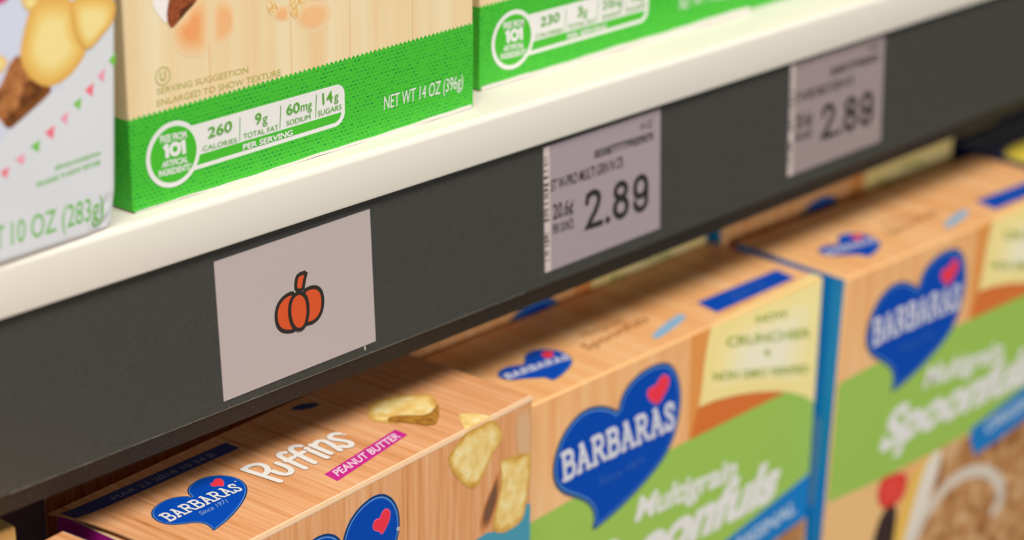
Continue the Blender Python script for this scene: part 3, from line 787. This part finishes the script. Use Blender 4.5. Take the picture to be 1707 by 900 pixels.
for n in ('A_c4', 'A_c3', 'A_c1', 'A_c2'): k.grad(PA, D[n], yel, {'A_c4': 2.0, 'A_c3': 2.2, 'A_c1': 2.4, 'A_c2': 5.2}[n], 2, .085)
k.poly(PA, D['A_mag'], mat('magenta_print', '#D0246E'), 3, 1)
k.poly(PA, D['A_mag'] and [(-60, 86), (-33, 86), (-33, 150), (-60, 150)], mat('magenta_print', '#D0246E'), 1.2)
k.build('cookie_picture', wc)
k = Ink()
fl = {'g': mat('flag_green', '#78C64B'), 'p': mat('flag_pink', '#EE9FB4'), 'r': mat('flag_coral', '#F27584')}
for n in ('A_fg1', 'A_fp1', 'A_fr1', 'A_fg2', 'A_fp2', 'A_fr2', 'A_fg3', 'A_fp3', 'A_fr3'):
    k.poly(PA, D[n], fl[n[3]], 1)
q = D['A_fg3']
for i in range(1, 12):
    n = ('A_fg3', 'A_fp3', 'A_fr3')[(i - 1) % 3 if False else i % 3]
    if i < 3: continue
    k.poly(PA, [(p[0] - 6.1 * (i - i % 3), p[1] - 2.55 * (i - i % 3)) for p in D[n]], fl[n[3]], 1)
k.build('bunting', wc)
k = Ink()
GT2 = mat('leaf_green_ink', '#74BC58')
for s_, n in (('SERVING SUGGESTION', 'A_SERV'), ('ENLARGED TO SHOW TEXTURE', 'A_ENL')):
    q = D[n]; k.text(PA, s_, q[0], q[1], q[2], GT2, 1, .03)
q = D['A_OZ']; k.text(PA, '10 OZ (283g)', (-43.2, 5.9), (-5.4, 5.6), (-42.6, 13.5), GT2, 1, .004)
k.text(PA, 'NET WT', (-68, 5.9), (-46.0, 5.8), (-67.4, 13.5), GT2, 1, .006)
k.build('lettering', wc)

# ------------------------------------------------------------------ lower shelf
BLUE = mat('royal_blue_ink', '#0049B2', .45, .2)
NAVYRIM = mat('deep_blue_ink', '#0A3C78', .4, .4)
SKYRIM = mat('sky_blue_line', '#5E96D8', .4)
RED = mat('red_ink', '#F2384B', .4)
PINKRIM = mat('pink_line', '#F26C9C', .4)
def heart_logo(parent, P, pts, red, barb, since, rim, layer=1, soft=1, lc=WHITE_INK, bow=.05, reg=None, heavy=.19):
    pts = chaikin(pts, soft)
    k = Ink()
    k.poly(P, pts, NAVYRIM, layer)
    a = inset(pts, rim); b = inset(pts, rim * 1.6)
    k.poly(P, a, SKYRIM, layer + 1); k.poly(P, b, BLUE, layer + 2)
    h_ = k.build('heart_logo', parent)
    k = Ink(); rd = chaikin(red, 2)
    k.poly(P, rd, PINKRIM, layer + 3); k.poly(P, inset(rd, rim * .35), RED, layer + 4)
    k.build('red_heart', h_)
    k = Ink()
    slab(k, P, 'BARBARAS', barb[0], barb[1], barb[2], lc, layer + 5, heavy=heavy, bow=bow)
    if reg: k.ring(P, ell(reg[0], reg[1], .8 * rim, n=16), ell(reg[0], reg[1], .35 * rim, n=16), lc, layer + 5)
    k.build('brand_lettering', h_)
    if since:
        k = Ink(); k.text(P, 'Since 1971', since[0], since[1], since[2], mat('pale_blue_ink', '#8FB0DE') if rim < 1.2 else mat('mid_blue_ink', '#3A6CBE'), layer + 5, -.004)
        k.build('since_lettering', h_)
    return h_

# --- peanut butter box
ZP = -116 - FLOOR_Z
pb = thing('cereal_box', 'amber wood-print peanut butter cereal box with open bulging left top and magenta side', 'cereal box', (-17, -41.7, FLOOR_Z), 4.4)
WP, DP = 192.7, 71
MAG = mat('magenta_side', '#D8219E', .45)
mats = dict(front=PUF_WOOD, top=PUF_WOOD, left=MAG, right=mat('teal_side', '#3E96B0', .45), back=PUF_WOOD, bottom=BOARD, crease=mat('pale_board_edge', '#F2CDA6', .6))
carton('carton', pb, 3.0, .0, 0, WP, DP, ZP - .7, mats, .6)
def plift(u, v):
    t = max(0., min(1., v / DP))
    return 2.6 * math.exp(-max(u, 0) / 6.5) * math.sin(math.pi * t) ** .8
def pedge(v):
    t = max(0, min(1, v / DP))
    return 3.6 - 4.0 * t + 2.2 * math.sin(math.pi * t)
# arched top flap
bm = bmesh.new()
nu, nv = 60, 16
grid = []
for i in range(nu + 1):
    row = []
    for j in range(nv + 1):
        v = (DP) * j / nv
        u0 = pedge(v); u = u0 + (WP - u0) * (i / nu) ** 1.6
        row.append(bm.verts.new(Vector((u, v, ZP + plift(u, v))) * MM))
    grid.append(row)
for i in range(nu):
    for j in range(nv):
        f = bm.faces.new((grid[i][j], grid[i + 1][j], grid[i + 1][j + 1], grid[i][j + 1])); f.smooth = True
g = bmesh.ops.extrude_face_region(bm, geom=bm.faces[:])
for v in [x for x in g['geom'] if isinstance(x, bmesh.types.BMVert)]: v.co.z -= .65 * MM
bmesh.ops.recalc_face_normals(bm, faces=bm.faces[:])
me = bpy.data.meshes.new('top_flap'); bm.to_mesh(me); bm.free(); me.materials.append(PUF_WOOD)
tf = bpy.data.objects.new('top_flap', me); COL.objects.link(tf); tf.parent = pb
mm_ = tf.modifiers.new('edge', 'EDGE_SPLIT'); mm_.split_angle = math.radians(40)
PT = Panel((0, 0, ZP), (1, 0, 0), (0, 1, 0), (0, .2, WP - .2, DP - .3), plift)
PF = Panel((0, 0, ZP), (1, 0, 0), (0, 0, 1), (3.5, -ZP + 1, WP - .3, -.75))
# paler crease strip along the folded top front edge
k = Ink()
cr_ = mats['crease']
prof_ = [(1.3, .07), (.4, .06), (.08, -.05), (-.06, -.3), (-.1, -.9), (-.09, -1.7)]
n_ = 40; vs = []
for i in range(n_ + 1):
    u = 8 + (WP - 8.2) * i / n_
    for y, z in prof_: vs.append(Vector((u, y, ZP + z + plift(u, max(y, 0)))) * MM)
k.add(vs, [(6 * i + j, 6 * i + j + 1, 6 * i + j + 7, 6 * i + j + 6) for i in range(n_) for j in range(5)], cr_, True)
k.build('pale_crease', pb)
heart_logo(pb, PT, D['P_heart'], D['P_red'], [(22.5, 32.0), (57.9, 29.8), (23.3, 38.9)], D['P_since'], .55, 1, 1, reg=D['P_R'][0], bow=.07, heavy=.16)
k = Ink()
PW = mat('ivory_ink', '#F0EAE2', .45)
PE = mat('brown_outline_ink', '#A06C40', .45)
for wd, m_, ly in ((2.85, PE, 1), (2.45, PW, 2.6)):
    for n, soft in (('P_stem', 0), ('P_bowl', 2), ('P_u', 2), ('P_f1', 2), ('P_f1b', 0), ('P_f2', 2), ('P_f2b', 0), ('P_i', 0), ('P_n1', 0), ('P_n2', 2), ('P_s', 2)):
        k.stroke(PT, D[n], wd, m_, ly, soft=soft)
    k.poly(PT, ell(D['P_idot'][0][0], D['P_idot'][0][1], wd / 2 + .1), m_, ly)
k.ring(PT, ell(*D['P_dot'][0], .9), ell(*D['P_dot'][0], .45), PW, 2)
q = D['P_cer']; k.text(PT, 'CEREAL', q[0], q[1], q[2], mat('faint_ivory_ink', '#E8BE94', .45), 1, 0)
k.build('product_lettering', pb)
k = Ink(); k.poly(PT, D['P_banner'], mat('magenta_banner', '#CC2A8C', .45), 1)
bn = k.build('flavour_banner', pb)
k = Ink(); q = D['P_PB']; k.text(PT, 'PEANUT BUTTER', q[0], q[1], q[2], mat('pink_white_ink', '#F3D3E2', .45), 2, .02); k.build('lettering', bn)
k = Ink()
puff = noise_mat('corn_puff_print', [(.3, '#D59C42'), (.5, '#EBC067'), (.7, '#F6DF9C')], (1, 1, 1), 170, 3, .5, .3, .4)
puffd = noise_mat('toasted_puff_print', [(.3, '#8A5520'), (.6, '#B98433')], (1, 1, 1), 330, 5)
tan = [mat('tan_tone_a', '#D8915A'), mat('tan_tone_b', '#BF7A48'), mat('tan_tone_c', '#96603A')]
puffe = noise_mat('puff_edge_print', [(.3, '#CB9540'), (.7, '#E2B660')], (1, 1, 1), 170, 3); puffl = noise_mat('puff_light_print', [(.3, '#E6BA62'), (.5, '#F2D286'), (.7, '#FAE8AE')], (1, 1, 1), 170, 3)
PFS = [puffe, puff, puffl]
k.grad(PT, D['P_pc1'], PFS, 2, 2, .1); k.poly(PT, D['P_pc1dark'], puffd, 3.2, 2)
k.poly(PT, D['P_pc2t'], puffl, 2, 1)
k.grad(PF, [(181, -1.9), (192.4, -1.9), (192.4, -34), (186, -32), (182, -18)], [mat('pale_beige_a', '#DFA470'), mat('pale_beige_b', '#DFAB7B'), mat('pale_beige_c', '#DFB287')], .5, 1, .14)
k.grad(PF, D['P_shade'], [tan[0], tan[1], tan[2], mat('tan_tone_d', '#7A5640')], 1, 2, .14)
k.poly(PF, D['P_teal'] + [], mat('teal_print', '#4C9CB2', .4), 2.5)
k.poly(PF, [(149.8, -52.8), (118, -72), (70, -130), (40, -200), (30, -290), (192.2, -290), (192.2, -50)], mat('teal_print', '#4C9CB2', .4), 2.4)
k.grad(PF, D['P_pc2f'], PFS, 2, 1, .1)
k.grad(PF, D['P_pc3'], PFS, 3.2, 2, .1)
k.build('puff_picture', pb)
# front heart: the same shape as on the spoon-shaped cereal's box, scaled to the two lobes that show
def hmap(p): return (95.0 + (p[0] - 53.0) * 1.5, -7.1 + (p[1] - 49.33) * 1.62)
heart_logo(pb, PF, [hmap(p) for p in D['P_heart']], D['P_fred'], [hmap(p) for p in D['P_BARB']], [hmap(p) for p in D['P_since']], 1.0, 1, 1, reg=D['P_fS'][0], bow=.07)
k = Ink()
NAVY = mat('navy_strip_ink', '#1B2E7C', .35, .4)
n_ = 12; a_, b_ = (1.9, 64.2), (82.3, 61.6)
for i in range(n_):
    t0, t1_ = i / n_, (i + 1) / n_
    u0, u1_ = a_[0] + (b_[0] - a_[0]) * t0, a_[0] + (b_[0] - a_[0]) * t1_
    v0, v1_ = a_[1] + (b_[1] - a_[1]) * t0, a_[1] + (b_[1] - a_[1]) * t1_
    k.poly(PT, [(u0, v0 - 5.0), (u1_, v1_ - 5.0), (u1_, v1_ + 2.5), (u0, v0 + 2.5)], NAVY, 1)
k.text(PT, 'MAR 23 2018 10 54 B', (22, 60.4), (72, 58.8), (22, 63.2), mat('faint_stamp_ink', '#9A9FB4'), 2, 0)
k.build('date_strip', pb)
k = Ink(); k.poly(PT, D['P_navyheart'], NAVYRIM, 1, 1); k.build('rear_logo', pb)

# --- spoon cereal boxes
ZS = -125 - FLOOR_Z
WS, DS = 212.4, 67
SIDE = mat('blue_side', '#1490DA', .45)
def spoon_box():
    o = thing('cereal_box', 'orange wood-print cereal box in the middle of the lower shelf, whole yellow callout showing', 'cereal box', (176, -19.7, FLOOR_Z), 0, 'blue heart cereal boxes with green ribbons')
    mats = dict(front=SPO_WOOD, top=SPO_WOOD, left=SIDE, right=SIDE, back=SPO_WOOD, bottom=BOARD, crease=mat('soft_orange_edge', '#F0BC80', .5))
    carton('carton', o, 0, 0, 0, WS, DS, ZS, mats, .9)
    P = Panel((0, 0, ZS), (1, 0, 0), (0, 0, 1), (.7, -ZS + 2, WS - .7, -.7))
    T = Panel((0, 0, ZS), (1, 0, 0), (0, 1, 0), (.7, .7, WS - .7, DS - .7))
    k = Ink()
    og = [mat('amber_tone_a', '#E89A50'), mat('amber_tone_b', '#E28A40'), mat('amber_tone_c', '#DC7636')]
    k.poly(P, [(112, -.5), (128, -.5), (122, -38), (113, -56)], og[0], .5)
    k.poly(P, [(114.4, -53), (119, -38), (124, -34), (150, -34), (214, -55), (214, -60)], og[2], .8)
    k.poly(P, [(.5, -119), (.5, -300), (60, -300), (60, -119)], mat('light_wood_tone', '#EFC184'), .5)
    k.poly(P, D['S_bowlbrown'], noise_mat('toasted_cereal_print', [(.3, '#8A5326'), (.48, '#BD8550'), (.62, '#D6AC7C'), (.78, '#E3C79F')], (1, 1, 1), 75, 4, .5, .3, .8), 1)
    k.poly(P, D['S_bowlyel'], mat('yellow_rim_print', '#EFC05A'), 1.5, 1)
    k.poly(P, D['S_bowlwhite'], mat('white_rim_print', '#E9DFD0'), 1.8, 1)
    k.stroke(P, D['S_spoon'], 7.5, mat('spoon_print', '#D9CDBE'), 2, soft=2)
    k.poly(P, D['S_black'], mat('blackberry_print', '#3A2A28'), 2, 1)
    k.grad(P, D['S_rasp'], [mat('raspberry_print', '#D93A32'), mat('raspberry_light_print', '#EA4A40')], 2.2, 2, .25)
    k.build('cereal_picture', o)
    k = Ink()
    k.poly(P, [(.5, -54.6), (30, -53.0), (60, -52.3), (214, -52.3), (214, -103.5), (142, -116.4), (126, -120.8), (88, -121), (44, -121), (.5, -118.6)], mat('leaf_green_ribbon', '#A0C658', .45), 3)
    rb = k.build('green_ribbon', o)
    k = Ink()
    k.text(P, 'Multigrain', (76.5, -80.4), (150, -84.8), (79.6, -68.5), WHITE_INK, 4, .035)
    k.text(P, 'Spoonfuls', (40.5, -105.5), (182, -107.5), (50, -83), WHITE_INK, 4, .05)
    k.build('product_lettering', rb)
    k = Ink()
    k.poly(P, [(142.2, -116.4), (170, -111.2), (197, -106.5), (214, -103.2), (214, -127.4), (186, -130.6), (155.7, -134.9), (134.5, -136.8), (127.2, -123.4), (129.1, -118.5)], mat('sky_blue_banner', '#187CC4', .45), 4)
    bn = k.build('flavour_banner', o)
    k = Ink(); k.text(P, 'ORIGINAL', (143, -127), (202, -121.8), (143, -119.5), mat('pale_sky_ink', '#BCD0E2'), 5, .03); k.build('lettering', bn)
    heart_logo(o, P, D['S_heart'], D['S_red'], [D['S_BARB'][0], D['S_BARB'][1], D['S_BARB'][2]], D['S_since'], 1.3, 5, 1, mat('lilac_white_ink', '#DCDCE6'), bow=.06)
    k = Ink()
    k.poly(P, D['S_call'], mat('callout_edge_yellow', '#FCE79A', .4), 4)
    k.grad(P, [(134, -3), (128, -24), (127, -34), (150, -36.5), (180, -45), (207, -57), (211, -20), (211, -3)], [mat('callout_tone_a', '#FCE9A0'), mat('callout_tone_b', '#FBECB2'), mat('callout_tone_c', '#F9EFC4'), mat('callout_tone_d', '#F7F0D2')], 5, 2, .2)
    co = k.build('callout_panel', o)
    k = Ink(); k.poly(T, D['S_callt'][:] + [(213, .2), (127.5, .2)], mat('callout_edge_yellow', '#FCE79A', .4), 1); k.build('callout_fold', co)
    k = Ink(); CG = mat('callout_green_ink', '#9DB048')
    for s_, n in (('NOW', 'S_NOW'), ('CRUNCHIER', 'S_CRUN'), ('&', 'S_amp'), ('NON GMO VERIFIED', 'S_NON')):
        q = D[n]; k.text(P, s_, q[0], q[1], q[2], CG, 8, .02)
    k.build('lettering', co)
    k = Ink(); k.poly(T, D['S_rect'], BLUE, 1)
    q = D['S_rect']; st = k.build('best_by_strip', o)
    k = Ink(); k.text(T, 'BEST BY', (160, 12), (186, 12.6), (160.5, 16), mat('faint_blue_ink', '#3C62B4'), 2, 0); k.build('lettering', st)
    k = Ink(); k.poly(T, D['S_pill'], mat('powder_blue_ink', '#8DB6D2'), 1, 1); k.build('blue_pill', o)
    k = Ink(); BR = mat('brown_text_ink', '#A86A30')
    q = D['S_tm']; k.text(T, 'Multigrain', q[0], q[1], q[2], BR, 1, 0)
    q = D['S_ts']; k.text(T, 'Spoonfuls', q[0], q[1], q[2], BR, 1, .015)
    k.build('top_lettering', o)
    h_ = heart_logo(o, T, D['S_theart'], D['S_tred'], D['S_tbarb'], None, .5, 1, 1, mat('lilac_white_ink', '#DCDCE6'), bow=.05)
    h_['label'] = 'small blue heart logo on the box top'
    # blue left side: pale lettering block running down
    Lp = Panel((0, 0, ZS), (0, -1, 0), (0, 0, 1))
    k = Ink(); k.stroke(Lp, [(-9.6, -78), (-9.6, -121)], 5.2, mat('pale_side_ink', '#5E9CCB'), 1); k.build('side_print', o)
    return o
s2 = spoon_box()
s3 = copy_tree(s2)
s3['label'] = 'blurred orange cereal box on the right, its blue side showing past the middle box'
ax = Vector((.75, .75, -1.34)); q3 = Quaternion(ax.normalized(), math.radians(ax.length))
s3.rotation_mode = 'QUATERNION'; s3.rotation_quaternion = q3
O3 = Vector((392.5, -30.5, -124.5))
s3.location = (O3 + q3 @ Vector((0, 0, -ZS))) * MM

# --- box at the far right
nb = thing('snack_box', 'navy and yellow box at the far right edge of the lower shelf', 'snack box', (608.5, -30, FLOOR_Z), 0)
NV = mat('navy_box_print', '#14275E', .4, .4)
carton('carton', nb, 0, 0, 0, 150, 78, ZS, dict(front=NV, top=NV, crease=NV), .9)
T = Panel((0, 0, ZS), (1, 0, 0), (0, 1, 0), (.5, .5, 149, 77))
k = Ink(); k.poly(T, [(0, 38), (3, 47), (22, 54), (60, 50), (70, 0), (0, 0)], mat('bright_yellow_print', '#F0D748', .4), 1, 1); k.build('yellow_panel', nb)
k = Ink(); k.poly(T, [(4, 66), (140, 62), (140, 76), (4, 76)], mat('slate_print', '#46536A', .4), 1); k.build('grey_band', nb)

# --- boxes at the lower left
fl_ = thing('cereal_box', 'wood-print box cut off by the bottom edge, blue-edged top corner beside the magenta side', 'cereal box', (-25.3, -69.3, FLOOR_Z), 8)
carton('carton', fl_, -180, 0, 0, 0, 72.4, ZP + 8, dict(front=PUF_WOOD, top=PUF_WOOD, left=SIDE, right=SIDE, back=PUF_WOOD, bottom=BOARD, crease=PUF_WOOD, right_crease=mat('blue_crease', '#2A6F9A', .5)), .8)
bl_ = thing('cereal_box', 'yellowish wood-print box at the lower left corner, set back under the rail', 'cereal box', (-52.2, 5.1, FLOOR_Z), 0)
YW = noise_mat('yellow_wood_print', [(.3, '#C79A55'), (.55, '#DDB671'), (.75, '#E6C98A')], (150, 20, 8), 1.0, 4, .45)
carton('carton', bl_, -190, 0, 0, 0, 70, ZP + 15, dict(front=YW, top=YW, left=YW, right=NV, back=YW, bottom=BOARD, crease=YW), 1.4, 3)
rw = thing('cereal_box', 'dark shaded wood-print box standing behind the peanut butter box', 'cereal box', (-12.0, 46, FLOOR_Z), 3.5)
carton('carton', rw, 0, 0, 0, WP, 72, ZP + 1.5, dict(front=PUF_WOOD, top=PUF_WOOD, left=mat('shaded_magenta_side', '#5A1238', .5), right=MAG, back=PUF_WOOD, bottom=BOARD, crease=PUF_WOOD), .8)  # left side: magenta darkened in its colour for the shaded gap

for src, lb, x, y, zt in ((s2, 'shaded cereal box standing behind the middle orange box, in the gap under the rail', 178, 49.5, -113.5),
                       (s3, 'shaded cereal box standing behind the right orange box, in the gap under the rail', 390.5, 42.5, -115)):
    c = copy_tree(src); c['label'] = lb
    c.rotation_mode = 'XYZ'; c.rotation_euler = (0, 0, 0); c.scale = (.985, 1, (zt - FLOOR_Z) / ZS)
    c.location = Vector((x, y, FLOOR_Z)) * MM
c = copy_tree(nb); c['label'] = 'shaded navy box in the back row at the far right of the lower shelf'
c.location = Vector((610, 52, FLOOR_Z)) * MM
